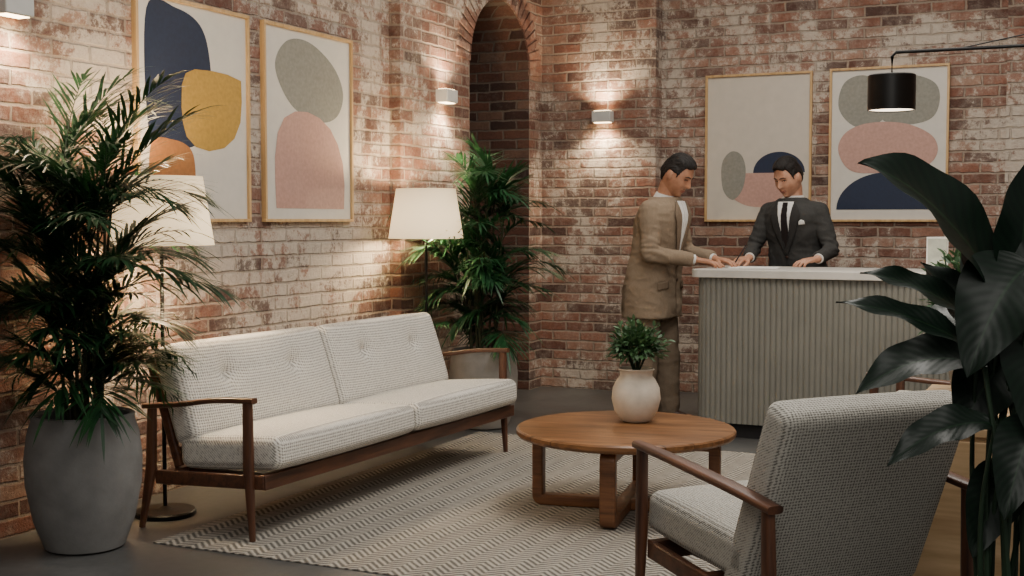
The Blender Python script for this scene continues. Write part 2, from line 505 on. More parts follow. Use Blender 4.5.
def hand(mb, w, d, up, tv, curl=(12, 30, 45), spread=5):
    w, d, up, tv = V(w), V(d).normalized(), V(up).normalized(), V(tv).normalized()
    tv = (tv-d*tv.dot(d)).normalized(); up = (up-d*up.dot(d)); up = (up-tv*up.dot(tv)).normalized()
    offs = [.033, .011, -.011, -.031]; lens = [(.040, .026, .020), (.044, .029, .021), (.041, .027, .020), (.032, .021, .018)]
    fwd = [.084, .088, .084, .076]
    for i in range(4):
        k = w+d*fwd[i]+tv*offs[i]
        mb.capsule(w+tv*offs[i]*.5, .017, k, .0125)
        if i < 3:
            k2 = w+d*fwd[i+1]+tv*offs[i+1]; mb.capsule(k-d*.01, .011, k2-d*.01, .011)
        ang = radians(spread*(1.5-i)); fd = (d*cos(ang)+tv*sin(ang)).normalized()
        p = k; a = 0; rr = [.0098, .0090, .0083, .0072]
        for s_ in range(3):
            a += radians(curl[s_])*(1 if i else .85)
            dr = fd*cos(a)-up*sin(a); q = p+dr*lens[i][s_]
            mb.capsule(p, rr[s_], q, rr[s_+1]); p = q
    t0 = w+d*.022+tv*.018-up*.003; t1 = t0+(d*.62+tv*.72-up*.25).normalized()*.045
    t2 = t1+(d*.85+tv*.35-up*.3).normalized()*.032; t3 = t2+(d*.95+tv*.05-up*.3).normalized()*.024
    mb.capsule(t0, .016, t1, .0125); mb.capsule(t1, .012, t2, .0105); mb.capsule(t2, .0105, t3, .008)

def poly_decal(poly, bvh, off, sub=5, y0=-1.0):
    bm = bmesh.new(); vs = [bm.verts.new((x, 0, z)) for x, z in poly]; bm.faces.new(vs)
    bmesh.ops.triangulate(bm, faces=bm.faces)
    for _ in range(sub):
        lg = [e_ for e_ in bm.edges if e_.calc_length() > .018]
        if not lg: break
        bmesh.ops.subdivide_edges(bm, edges=lg, cuts=1); bmesh.ops.triangulate(bm, faces=bm.faces)
    for v in bm.verts:
        h = bvh.ray_cast(V((v.co.x, y0, v.co.z)), V((0, 1, 0)))
        if h[0] is None: h = bvh.find_nearest(V((v.co.x, -.15, v.co.z)))
        v.co.y = h[0].y-off
    me = bpy.data.meshes.new('d'); bmesh.ops.recalc_face_normals(bm, faces=bm.faces); bm.to_mesh(me); bm.free(); return me
def decal(name, poly, bvh, off, mat, parent, thick=.004):
    me = poly_decal(poly, bvh, off); o = finish(name, me, mat, parent, angle=50)
    s_ = o.modifiers.new('t', 'SOLIDIFY'); s_.thickness = thick; s_.offset = 0
    return o

def person(base, rotz, sp):
    body = MB(); lean = sp['lean']
    ly = lambda z: -max(0, z-.9)*lean
    hc = V(sp['head']); HM = Matrix.Translation(hc) @ Matrix.Rotation(sp['yaw'], 4, 'Z') @ Matrix.Rotation(sp['pitch'], 4, 'X') @ Matrix.Rotation(sp.get('roll', 0), 4, 'Y') @ Matrix.Scale(sp.get('hs', 1.04), 4)
    body.ell((0, 0, 0), HR, M=HM, seg=72, rings=60, fn=head_fn)
    for s_ in (-1, 1):
        body.ell((0, 0, 0), (.008, .019, .032), M=HM @ Matrix.Translation((s_*.078, .012, -.006)) @ Matrix.Rotation(s_*.35, 4, 'Z') @ Matrix.Rotation(-.15, 4, 'X'), seg=14, rings=10)
    nb = V((0, ly(1.42)+.015, 1.385)); nt = HM @ V((0, .022, -.075))
    body.capsule(nb, .060, nt, .054)
    tr = [(.0, .92, .155, .105), (.0, 1.05, .14, .10), (0, 1.2, .15, .105), (0, 1.31, .16, .105), (0, 1.38, .14, .09), (0, 1.42, .08, .07)]
    body.loft([(0, ly(z), z, a, c) for _, z, a, c in tr])
    for s_, k in ((-1, 'R'), (1, 'L')):
        S, E, W = V(sp['S'+k]), V(sp['E'+k]), V(sp['W'+k])
        body.capsule(S, .045, E, .036); body.capsule(E, .036, W, .026)
        hd = V(sp['H'+k])
        hand(body, W+hd.normalized()*.01, hd, (0, 0, 1), (-s_, .0, 0), sp.get('curl'+k, (12, 28, 40)))
        hip = V((s_*.09, 0, .90)); F = V(sp['F'+k]); kn = hip.lerp(F, .5)+V((0, -.02, .02))
        body.capsule(hip, .085, kn, .055); body.capsule(kn, .055, F+V((0, 0, .09)), .038)
        body.capsule(F+V((0, .02, .045)), .035, F+V((s_*.02, -.14, .035)), .028)
    me = remesh(body, .0042, 2, .35)
    P = finish('person', me, sp['skin'], None, base, (0, 0, rotz), angle=0)
    jt = MB()
    JR = [(.69, .212, .152), (.78, .212, .152), (.88, .208, .149), (.96, .200, .144), (1.04, .188, .136), (1.12, .180, .132), (1.22, .190, .137), (1.30, .200, .139), (1.345, .200, .132), (1.385, .176, .115), (1.42, .130, .098), (1.45, .086, .085)]
    jw = sp.get('jw', 1.0)
    jt.loft([(0, ly(z), z, a*jw, c*jw) for z, a, c in JR], n=2.4)
    bv = BVHTree.FromPolygons([tuple(v) for v in jt.v], jt.f)
    for k in 'RL':
        S, E, W = V(sp['S'+k]), V(sp['E'+k]), V(sp['W'+k])
        jt.capsule(S, .064*jw, E, .051*jw); jt.capsule(E, .051*jw, E.lerp(W, .93), .042*jw, flat=True)
        jt.capsule(V((S.x*.5, ly(1.38), 1.385)), .052, S, .064)
    elb = [V(sp['ER']), V(sp['EL'])]
    def folds(c, n_):
        g = noise.noise(V((c.x*8, c.y*8, c.z*11)))*.008
        r1 = noise.noise(V((c.x*11+c.z*9, c.y*11, c.z*20)))
        g += (1-abs(r1)*2.5)*.003
        d = min((c-e_).length for e_ in elb)      # gathered cloth around the bent elbows
        g += .0045*exp(-(d/.09)**2)*sin(c.z*150+c.x*50+4*noise.noise(c*14))
        return c+n_*g
    jm = remesh(jt, .0065, 4, .5, folds)
    J = finish('jacket', jm, sp['jacket'], P, angle=0)
    for k in 'RL':
        E, W = V(sp['E'+k]), V(sp['W'+k]); m = MB(); m.sweep([E.lerp(W, .85), E.lerp(W, .985)], [.034, .032], seg=20); m.obj('shirt_cuff', MSHIRT, P)
    m = MB(); c0 = V((0, ly(1.42)+.012, 1.415)); c1 = c0.lerp(nt, .50)
    m.sweep([c0, c1], [.080, .061], up=(0, 1, 0), seg=28); m.obj('shirt_collar', MSHIRT, P)
    off = .009
    vt = sp['vtop']; vb = sp['vbot']
    decal('shirt_front', [(-.060, vt-.008), (.060, vt-.008), (.052, vt-.12), (0, vb), (-.052, vt-.12)], bv, off, MSHIRT, P)
    if sp.get('tie'):
        decal('tie', [(-.017, vt-.012), (.017, vt-.012), (.013, vt-.045), (.026, vb+.10), (.010, vb+.02), (-.010, vb+.02), (-.026, vb+.10), (-.013, vt-.045)], bv, off+.006, MTIE, P)
        decal('pocket_square', [(.095, 1.275), (.135, 1.280), (.130, 1.303), (.112, 1.310), (.098, 1.298)], bv, .012, MSHIRT, P)
    else:
        decal('placket', [(-.009, vt-.02), (.009, vt-.02), (.006, vb+.05), (-.006, vb+.05)], bv, off+.005, MSHIRT, P)
    for s_ in (-1, 1):
        pl = [(.060, vt-.004), (.094, vt-.055), (.108, vt-.085), (.090, vt-.088), (.104, vt-.115), (.070, vt-.22), (.006, vb-.03), (-.004, vb), (.040, vt-.15), (.050, vt-.06)]
        decal('lapel', [(s_*x, z) for x, z in pl], bv, off+.006, sp['lapel'], P, .005)
        decal('pocket_flap', [(s_*.085, .925), (s_*.165, .915), (s_*.165, .870), (s_*.085, .880)], bv, .009, sp['lapel'], P, .005)
    for z in (vb-.035, vb-.13):
        h = bv.ray_cast(V((0, -1, z)), V((0, 1, 0)))[0]
        m = MB(); m.ell((0.004, h.y-.012, z), (.010, .004, .010)); m.obj('button', MSHOE, P)
    decal('jacket_edge', [(-.002, vb-.01), (.004, vb-.01), (.004, .70), (-.002, .70)], bv, .009, sp['lapel'], P, .003)
    tt = MB(); tt.loft([(0, 0, .80, .178, .125), (0, 0, .88, .180, .125), (0, ly(1.0), 1.0, .165, .12)])
    for s_, k in ((-1, 'R'), (1, 'L')):
        hip = V((s_*.09, 0, .86)); F = V(sp['F'+k]); kn = hip.lerp(F, .5)+V((0, -.02, .03))
        tt.capsule(hip, .102, kn, .085); tt.capsule(kn, .085, F+V((0, 0, .05)), .068, flat=True)
    tm = remesh(tt, .008, 4, .5, folds); finish('trousers', tm, sp['trousers'], P, angle=0)
    for s_, k in ((-1, 'R'), (1, 'L')):
        F = V(sp['F'+k]); m = MB()
        m.loft([(F.x+s_*.01, F.y-.05, .0, .047, .145), (F.x+s_*.01, F.y-.05, .022, .050, .150), (F.x+s_*.01, F.y-.045, .045, .046, .135), (F.x, F.y-.01, .075, .042, .085), (F.x, F.y+.015, .10, .040, .055)], n=2.2)
        m.obj('shoe', MSHOE, P)
    m = MB(); m.ell((0, 0, 0), HR, seg=110, rings=84, fn=hair_fn, M=HM); m.obj('hair', MHAIR, P, angle=0)
    hm = MB(); hm.ell((0, 0, 0), HR, seg=72, rings=60, fn=head_fn); hb = BVHTree.FromPolygons([tuple(v) for v in hm.v], hm.f)
    fy = lambda x, z: hb.ray_cast(V((x, -1, z)), V((0, 1, 0)))[0].y
    for s_ in (-1, 1):
        m = MB(); y = fy(s_*.031, .010)
        m.ell((s_*.031, y+.0055, .009), (.0135, .008, .0040), 0, M=HM, seg=14, rings=8)
        m.ell((s_*.031, y-.0002, .0078), (.0060, .004, .0036), 1, M=HM, seg=12, rings=8)
        m.sweep([HM @ V((s_*x, fy(s_*x, z)-.001, z)) for x, z in ((.017, .010), (.026, .0135), (.036, .013), (.046, .009))], .0021, seg=6, mi=1)
        m.obj('eye', [MEYE, MIRIS], P)
        m = MB(); m.sweep([HM @ V((s_*x, fy(s_*x, z)-.0015, z)) for x, z in ((.013, .029), (.024, .0335), (.038, .034), (.052, .027))], [.0024, .0038, .0033, .0014], seg=8)
        m.obj('eyebrow', MHAIR, P)
    m = MB(); sm = sp.get('smile', .10)
    for zc, rr in ((-.0585, .0026), (-.0668, .0034)):
        m.sweep([HM @ V((x, fy(x, zc+abs(x)*sm)-.0006, zc+abs(x)*sm)) for x in (-.029, -.018, -.006, .006, .018, .029)], [.0008, rr*.9, rr, rr, rr*.9, .0008], seg=8)
    m.obj('lips', MLIP, P)
    return P, HM

t1 = radians(80)
g = dict(lean=.17, head=(0, -.170, 1.585), yaw=radians(4), pitch=radians(31), hs=1.04, smile=.06, jw=1.07,
         SR=(-.180, -.074, 1.362), ER=(-.232, -.110, 1.100), WR=(-.035, -.320, 1.060), HR=(.35, -.93, -.12),
         SL=(.180, -.074, 1.362), EL=(.255, -.10, 1.10), WL=(.205, -.335, 1.060), HL=(-.10, -.98, -.12),
         FR=(-.11, .02, 0), FL=(.12, -.06, 0), skin=MSKIN, jacket=MTAUPE, lapel=MTAUPE2, trousers=MTROU, vtop=1.434, vbot=1.06)
P1, HM1 = person((1.46, 7.65, 0), t1, g)
tag(P1, 'dark-haired man in taupe suit and white shirt leaning on the counter', 'person')
t2 = radians(-14)
g = dict(lean=.17, head=(-.012, -.137, 1.586), yaw=radians(-16), pitch=radians(26), hs=1.03, smile=.26,
         SR=(-.176, -.080, 1.362), ER=(-.262, -.145, 1.115), WR=(-.160, -.385, 1.060), HR=(-.30, -.94, -.14), curlR=(32, 48, 45),
         SL=(.176, -.080, 1.362), EL=(.275, -.085, 1.115), WL=(.290, -.320, 1.060), HL=(-.45, -.88, -.12),
         FR=(-.11, .0, 0), FL=(.12, .0, 0), skin=MSKIN2, jacket=MCHAR, lapel=MCHAR2, trousers=MCHAR, vtop=1.434, vbot=1.10, tie=True)
P2, HM2 = person((2.22, 8.43, 0), t2, g)
tag(P2, 'dark-haired receptionist in charcoal suit and dark tie writing at the counter', 'person')

# ------------------------------------------------------------------ room
YB = 9.2; YP = 9.05; XP = .08; Y0 = 6.85; H = 3.7
b = MB()
b.box((1.6+1.1, 4.0, -.05), (6.2, 10.8, .1))
struct(b.obj('floor', MFLOOR, smooth=False), 'grey polished concrete floor', 'floor')
b = MB()
b.box((-.2, (Y0-1.4)/2, H/2), (.4, Y0+1.4, H), 0)
ya, yb, zs = 7.80, 8.80, 2.40; ym = (ya+yb)/2; R = (yb-ya)/2; XD = -.75
def quad(mb, a, c, d, e, mi=0): mb.add([a, c, d, e], [(0, 1, 2, 3)], mi)
quad(b, (XP, Y0, 0), (XP, ya, 0), (XP, ya, H), (XP, Y0, H), 1)
quad(b, (XP, yb, 0), (XP, YP+.2, 0), (XP, YP+.2, H), (XP, yb, H), 1)
quad(b, (-.4, Y0, 0), (XP, Y0, 0), (XP, Y0, H), (-.4, Y0, H), 1)
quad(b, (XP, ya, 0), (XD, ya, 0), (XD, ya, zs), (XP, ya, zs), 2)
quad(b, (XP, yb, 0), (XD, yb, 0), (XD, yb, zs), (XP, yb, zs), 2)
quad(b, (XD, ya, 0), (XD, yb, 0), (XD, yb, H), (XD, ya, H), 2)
NS = 24
for i in range(NS):
    t0, t1_ = pi-pi*i/NS, pi-pi*(i+1)/NS
    p0 = (ym+R*cos(t0), zs+R*sin(t0)); p1 = (ym+R*cos(t1_), zs+R*sin(t1_))
    quad(b, (XP, p0[0], p0[1]), (XP, p1[0], p1[1]), (XP, p1[0], H), (XP, p0[0], H), 1)
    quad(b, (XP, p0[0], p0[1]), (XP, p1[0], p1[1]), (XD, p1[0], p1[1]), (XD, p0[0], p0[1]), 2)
struct(b.obj('wall_left', [MBRICK, MBRICK2, MBRICK3], smooth=False, fix=False), 'exposed brick wall with flaking whitewash and arched recess', 'wall')
b = MB()
for i in range(28):
    t = pi*(i+.5)/28
    c = V((XP+.002, ym+(R+.10)*cos(t), zs+(R+.10)*sin(t)))
    M = Matrix.Translation(c) @ Matrix.Rotation(t, 4, 'X')
    b.box((0, 0, 0), (.02, .205, .052), 0, M)
struct(b.obj('trim_1', MARCH, smooth=False, bevel=.005), 'brick header ring around the arched recess', 'arch trim')
b = MB()
b.box((.5, YP+.3, H/2), (1.014, .6, H), 0)
b.box((2.3, YB+.3, H/2), (2.6, .6, H), 0)
b.box((4.3, YB+.22, H/2), (1.7, .6, H), 0)
struct(b.obj('wall_back', [MBRICK2], smooth=False), 'exposed red brick wall with patches of old whitewash', 'wall')
b = MB(); b.box((5.15, 6.9, H/2), (.3, 5.2, H))
struct(b.obj('wall_right', [MBRICK2], smooth=False), 'exposed brick side wall', 'wall')

b = MB(); b.box((2.02, 5.42, .003), (2.84, 2.95, .006))
tag(b.obj('area_rug', MRUG, smooth=False, bevel=.002), 'beige and grey woven wool herringbone rug under the coffee table', 'rug')

# ------------------------------------------------------------------ cushions
def cush(hx, hy, hz, r, puff=(0, 0, 0), dimples=(), M=None, n=9, mb=None):
    def lst(h, n=n):
        n = max(6, int(n*h/.5)) if n > 12 else n
        L = [-(h-r)-r*math.tan(radians(a)) for a in (45, 36, 27, 18, 9)]
        L += [-(h-r)+2*(h-r)*i/n for i in range(n+1)]
        L += [(h-r)+r*math.tan(radians(a)) for a in (9, 18, 27, 36, 45)]
        return L
    X, Y, Z = lst(hx), lst(hy), lst(hz)
    mb = mb or MB(); h = (hx, hy, hz)
    def warp(p):
        q = V([max(-(h[i]-r), min(h[i]-r, p[i])) for i in range(3)])
        d = p-q
        if d.length > 1e-9: d = d.normalized()*r
        w = q+d
        fx, fy, fz = [1-min(1, abs(w[i])/h[i])**2 for i in range(3)]
        w.z += sgn(w.z)*puff[2]*fx**.6*fy**.6*(abs(w.z)/hz)
        w.x += sgn(w.x)*puff[0]*fy**.6*fz**.6*(abs(w.x)/hx)*(1 if w.x > 0 else .35)
        w.y += sgn(w.y)*puff[1]*fx**.6*fz**.6*(abs(w.y)/hy)
        for (dx, dy, dz, dep, rad, ax) in dimples:
            dd = (w-V((dx, dy, dz)))
            dd[ax] = 0
            # pinch plus pulled creases running sideways and upwards from the button
            g = exp(-dd.length/rad)*dep+.009*exp(-abs(dd[2])/.012)*exp(-abs(dd[1])/.10)+.009*exp(-abs(dd[1])/.012)*exp(-abs(dd[2])/.08)
            if w[ax]*(dx, dy, dz)[ax] > 0: w[ax] -= sgn(w[ax])*g
        return w
    for ax in range(3):
        A, B = [(Y, Z), (X, Z), (X, Y)][ax]
        for s_ in (-1, 1):
            vs = []; fs = []
            for a in A:
                for bb in B:
                    p = [0, 0, 0]; p[ax] = s_*h[ax]
                    o = [i for i in range(3) if i != ax]; p[o[0]] = a; p[o[1]] = bb
                    vs.append(warp(V(p)))
            nb = len(B)
            for i in range(len(A)-1):
                for j in range(nb-1):
                    f = (i*nb+j, (i+1)*nb+j, (i+1)*nb+j+1, i*nb+j+1); fs.append(f)
            mb.add(vs, fs, 0, M)
    return mb
def weld(mb, name, mats, **kw):
    me = mb.mesh(name); bm = bmesh.new(); bm.from_mesh(me)
    bmesh.ops.remove_doubles(bm, verts=bm.verts, dist=.0008)
    bmesh.ops.recalc_face_normals(bm, faces=bm.faces); bm.to_mesh(me); bm.free()
    return finish(name, me, mats, angle=kw.pop('angle', 0), **kw)

def seating(name, loc, rotz, half, ncush, fab, depth_f=.36, seat_back=-.20, bx=-.17, armx=(-.36, .33), buttons=True, btop=.80, bbot=.36, drop=0, tilt=19):
    e = empty(name, loc, rotz)
    single = ncush == 1
    cw = (half*2-(.07 if not single else .045))/ncush
    for i in range(ncush):
        y = -half+(.035 if not single else .0225)+cw*(i+.5)
        hx = (depth_f-seat_back)/2
        m = cush(hx, cw/2-.003, .066, .038, (.006, .0, .020), n=12)
        weld(m, 'seat_cushion', fab, parent=e, loc=((depth_f+seat_back)/2, y, .338), rot=(0, radians(-4), 0))
        d = []
        if buttons:
            for by in ((-.24, .24) if not single else (-.14, .14)):
                d.append((.06, by, .05, .046, .036, 0))
        bh = (btop-bbot)/2/cos(radians(17))
        m = cush(.060, cw/2-.003, bh, .038, (.030, 0, .006), d, n=60)
        o = weld(m, 'back_cushion', fab, parent=e, loc=(bx-.055, y, (bbot+btop)/2), rot=(0, radians(-tilt), 0))
        for q in d:
            mm = MB(); mm.ell((0, 0, 0), (.008, .016, .016))
            mm.obj('button', fab, o, loc=(.060+.030-.056, q[1], q[2]))
    yy = half
    fr = MB()
    fr.box((depth_f-.06, 0, .240), (.035, 2*yy-.02, .06))
    rb = seat_back-.04 if not single else seat_back+.20
    fr.box((rb, 0, .215), (.035, 2*yy-.02, .06))
    for s_ in (-1, 1):
        fr.sweep([(depth_f-.05, s_*(yy-.02), .240), ((seat_back-.10) if not single else seat_back+.18, s_*(yy-.02), .214)], (.014, .030), n=5, seg=12)
    n_ = 4 if single else 9
    for k in range(n_):
        y = -yy+.15+(2*yy-.3)*k/(n_-1)
        fr.box(((depth_f+rb)/2-.04, y, .232), (depth_f-rb-.05, .04, .016))
    fr.obj('seat_frame', MWALY, e, bevel=.004, smooth=True)
    if not single:
        bf = MB(); t = (bx-.21, btop-.06); lo = (bx-.055, .25)
        for zz in (.12, .85):
            bf.box((lo[0]+(t[0]-lo[0])*zz-.012, 0, lo[1]+(t[1]-lo[1])*zz), (.022, 2*yy-.16, .05), 0)
        for s_ in (-1, 1):
            bf.sweep([(lo[0]-.01, s_*(yy-.09), lo[1]), (t[0]-.01, s_*(yy-.09), t[1])], (.014, .02), up=(1, 0, 0), n=5)
        bf.obj('back_frame', MWALY, e, bevel=.004)
    for s_ in (-1, 1):
        a = MB()
        pts = crom([(armx[0], s_*yy, .515), (armx[0]+.20, s_*yy, .536), (armx[1]-.2, s_*yy, .562), (armx[1], s_*yy, .572)], 6)
        N = len(pts)
        sz = [(.019+.010*sin(pi*min(1, .25+i/(N-1)*.75)), .012) for i in range(N)]
        a.sweep(pts, sz, n=3.5, seg=16)
        a.obj('armrest', MWAL, e)
        l = MB(); fx = armx[1]-.035
        l.sweep([(fx, s_*yy, .563), (fx+.002, s_*yy, .30), (fx+.018, s_*yy, 0)], [(.015, .021), (.017, .023), (.011, .012)], up=(1, 0, 0), n=3, seg=14)
        l.obj('leg', MWALZ, e)
        l = MB(); rx = armx[0]+.035
        l.sweep([(rx, s_*yy, .520), (rx-.010, s_*yy, .25), (rx-.065, s_*yy, -drop)], [(.015, .020), (.017, .025), (.011, .012)], up=(1, 0, 0), n=3, seg=14)
        l.obj('leg', MWALZ, e)
    return e

sofa = seating('sofa', (.735, 5.24, .007), radians(-2.0), 1.115, 2, MSOFA, depth_f=.37, seat_back=-.15, bx=-.125, armx=(-.29, .285), btop=.765, drop=.006)
tag(sofa, 'cream tweed two-seat sofa with walnut frame beside the brick wall', 'sofa')
ch = seating('armchair', (3.22, 3.85, .007), radians(138.6), .352, 1, MCHAIR, depth_f=.38, seat_back=-.20, bx=-.165, armx=(-.37, .39), btop=.795, bbot=.20, tilt=22)
tag(ch, 'grey tweed armchair with walnut arms seen from behind on the rug', 'armchair', 'tweed lounge armchairs')
ch2 = dup(ch, (3.46, 6.40, .006), radians(178))
tag(ch2, 'grey tweed armchair with walnut arms between desk and leafy plants', 'armchair', 'tweed lounge armchairs')

# ------------------------------------------------------------------ coffee table
tb = empty('coffee_table', (2.13, 5.30, .007), radians(9.6))
m = MB(); r = .49
m.lathe([(.001, .330), (r-.03, .330), (r-.008, .337), (r, .348), (r, .363), (r-.006, .370), (r-.012, .372), (.001, .372)], 72, cap=False)
m.obj('table_top', MTAB, tb, angle=30)
for k in range(2):
    M = Matrix.Rotation(pi/2*k, 4, 'Z')
    dz = .0 if k == 0 else .001
    z0, z1, hw, rc = .026+dz, .306-dz, .400, .020
    path = []
    for cx, cz, a0 in ((hw-rc, z0+rc, -90), (hw-rc, z1-rc, 0), (-hw+rc, z1-rc, 90), (-hw+rc, z0+rc, 180)):
        for j in range(7):
            t = radians(a0+15*j); path.append(V((cx+rc*cos(t), 0, cz+rc*sin(t))))
    m = MB(); m.sweep(path, (.025, .034), up=(0, 1, 0), n=8, seg=24, closed=True, M=M)
    m.obj('leg_loop', MTABL, tb)
tag(tb, 'round walnut coffee table with crossed timber legs on the rug', 'coffee table')

# ------------------------------------------------------------------ foliage helpers
def blade(mb, p, d, L, w, droop, seg=4, upv=V((0, 0, 1)), clamp=None):
    d = d.normalized(); S = d.cross(upv)
    if S.length < .05: S = V((1, 0, 0))
    S.normalize(); vs = []; fs = []
    for i in range(seg+1):
        t = i/seg; q = p+d*L*t+V((0, 0, -droop*L*t*t))
        ww = w*max(.04, sin(pi*(.1+.9*t))**.7) if t < .99 else .0004
        vs += [q-S*ww/2, q+S*ww/2]
    for i in range(seg): fs.append((2*i, 2*i+1, 2*i+3, 2*i+2))
    if clamp: vs = [clamp(x) for x in vs]
    mb.add(vs, fs)

def frond(mb, rb, o, az, el, L, bend, nl, ll, lw, clamp, rnd):
    pts = [V(o)]; N = 12; e = el; dirs = []
    for i in range(N):
        d = V((cos(az)*cos(e), sin(az)*cos(e), sin(e))); dirs.append(d)
        pts.append(pts[-1]+d*L/N); e -= bend/N
    dirs.append(dirs[-1])
    pts2 = [clamp(p) for p in pts]
    rb.sweep(pts2, [.0035*(1-.7*i/N) for i in range(N+1)], seg=5)
    for k in range(nl):
        t = .16+.84*k/(nl-1); f = t*N; i = min(int(f), N-1); p = pts[i].lerp(pts[i+1], f-i); T = dirs[i]
        S = T.cross(V((0, 0, 1)))
        if S.length < .05: S = V((-sin(az), cos(az), 0))
        S.normalize()
        l = ll*(.55+.45*sin(pi*min(1, t*.95)))*(1-.35*max(0, t-.7)/.3)
        for s_ in (-1, 1):
            al = radians(rnd.uniform(38, 56)+20*t*t)
            d = S*s_*cos(al)+T*sin(al)+V((0, 0, rnd.uniform(-.10, .2)))
            blade(mb, p, d, l*rnd.uniform(.85, 1.1), lw, rnd.uniform(.1, .45), 4, clamp=clamp)
    blade(mb, pts[-1], dirs[-1], ll*.7, lw, .3, 4, clamp=clamp)

def palm(name, loc, prof, potmat, soil_z, soil_r, ncane, cane_h, nfr, L, ll, mat, seed, clamp, zr, els, bends, lw=.017):
    rnd = random.Random(seed)
    e = empty(name, loc)
    m = MB(); m.lathe(prof, 48, cap=True); m.obj('pot', potmat, e, angle=40)
    m = MB(); m.lathe([(.001, soil_z), (soil_r, soil_z), (soil_r, soil_z-.02)], 32); m.obj('soil', MSOIL, e)
    c = MB(); fo = MB(); rb = MB()
    tops = []
    for i in range(ncane):
        a = rnd.uniform(0, 2*pi); rr = rnd.uniform(.02, soil_r*.55)
        b0 = V((rr*cos(a), rr*sin(a), soil_z-.03)); h = rnd.uniform(*cane_h)
        tp = V((rr*cos(a)*2.0+rnd.uniform(-.04, .04), rr*sin(a)*2.0+rnd.uniform(-.04, .04), h))
        tp = clamp(tp)
        mid = b0.lerp(tp, .5)+V((rnd.uniform(-.015, .015), rnd.uniform(-.015, .015), 0))
        P = crom([b0, mid, tp], 5); c.sweep(P, [.008-.003*k/(len(P)-1) for k in range(len(P))], seg=7)
        tops.append((b0, tp))
    for k in range(nfr):
        b0, tp = tops[k % ncane]
        f = rnd.uniform(*zr)
        if k % 4 == 0: f = rnd.uniform(.85, 1.0)
        o = b0.lerp(tp, min(1, f))
        az = rnd.uniform(0, 2*pi)
        el = radians(rnd.uniform(*els)-(1-f)*22); bend = radians(rnd.uniform(*bends))
        LL = L*rnd.uniform(.75, 1.15)*(.72 if o.z < .85 else 1)
        frond(fo, rb, o, az, el, LL, bend, 21, ll, lw, clamp, rnd)
    c.obj('cane', MCANE, e); rb.obj('frond_stem', MSTEM, e); fo.obj('fronds', mat, e, fix=False, angle=0)
    return e

x0 = .39
def clamp1(p):
    y = p.y
    if p.z < .95: y = min(y, .27+abs(p.z*53 % 1)*.03)
    return V((max(p.x, -x0+.03+abs(p.z*37 % 1)*.02), y, p.z))
p1 = palm('potted_palm', (x0, 3.79, 0), [(.13, 0), (.155, .01), (.195, .12), (.222, .26), (.226, .36), (.214, .46), (.198, .515), (.200, .535), (.190, .54), (.178, .53), (.178, .47)],
          MPOT, .49, .178, 16, (1.0, 1.50), 112, .52, .27, MPALM, 11, clamp1, (.14, 1.0), (46, 86), (30, 85), .0135)
tag(p1, 'tall bushy palm in tapered grey concrete pot beside floor lamp', 'potted plant')
x1 = .53
p2 = palm('potted_palm', (x1, 7.10, 0), [(.135, 0), (.155, .01), (.192, .10), (.213, .22), (.218, .34), (.206, .44), (.196, .475), (.200, .49), (.190, .495), (.180, .48), (.180, .44)],
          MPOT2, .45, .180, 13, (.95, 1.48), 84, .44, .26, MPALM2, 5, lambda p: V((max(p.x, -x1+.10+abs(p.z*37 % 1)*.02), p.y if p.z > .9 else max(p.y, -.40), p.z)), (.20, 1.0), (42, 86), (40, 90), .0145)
tag(p2, 'bushy palm in a pale stone pot behind the sofa', 'potted plant')

def bush(mb, c, rad, n, L, w, rnd, inner=.35):
    for i in range(n):
        u = rnd.uniform(-.35, 1); t = rnd.uniform(0, 2*pi); q = sqrt(max(0, 1-u*u)); d = V((q*cos(t), q*sin(t), u))
        rr = rnd.uniform(inner, 1)
        rr *= .85+.25*noise.noise(d*2.5)
        p = V(c)+V((d.x*rad[0]*rr, d.y*rad[1]*rr, d.z*rad[2]*rr))
        dd = d+V((rnd.uniform(-.7, .7), rnd.uniform(-.7, .7), rnd.uniform(-.3, .7)))
        blade(mb, p, dd, L*rnd.uniform(.6, 1.2), w, rnd.uniform(0, .5), 3, upv=V((rnd.uniform(-.6, .6), rnd.uniform(-.6, .6), 1)))
def stems(mb, o, c, rad, n, rnd, r=.0025):
    for i in range(n):
        t = rnd.uniform(0, 2*pi); k = rnd.uniform(.3, .9)
        tp = V(c)+V((rad[0]*cos(t)*k, rad[1]*sin(t)*k, rad[2]*rnd.uniform(0, .8)))
        P = crom([V(o), V(o).lerp(tp, .5)+V((0, 0, .03)), tp], 4); mb.sweep(P, r, seg=5)

rnd = random.Random(3)
vz = empty('potted_plant', (2.12, 5.47, .380))
m = MB(); m.lathe([(.055, 0), (.07, .004), (.100, .05), (.113, .105), (.108, .155), (.088, .193), (.074, .210), (.076, .232), (.084, .240), (.080, .245), (.070, .236), (.066, .20)], 48)
m.obj('vase', MVASE, vz, angle=50)
m = MB(); m.lathe([(.001, .22), (.068, .22), (.066, .20)], 24); m.obj('soil', MSOIL, vz)
m = MB(); stems(m, (0, 0, .2), (0, 0, .33), (.13, .13, .13), 26, rnd); m.obj('stem', MSTEM, vz)
m = MB(); bush(m, (0, 0, .335), (.155, .155, .145), 1000, .040, .016, rnd, .25); m.obj('foliage', MBUSH, vz, fix=False, angle=0)
tag(vz, 'small leafy plant in round cream stoneware vase on coffee table', 'potted plant')

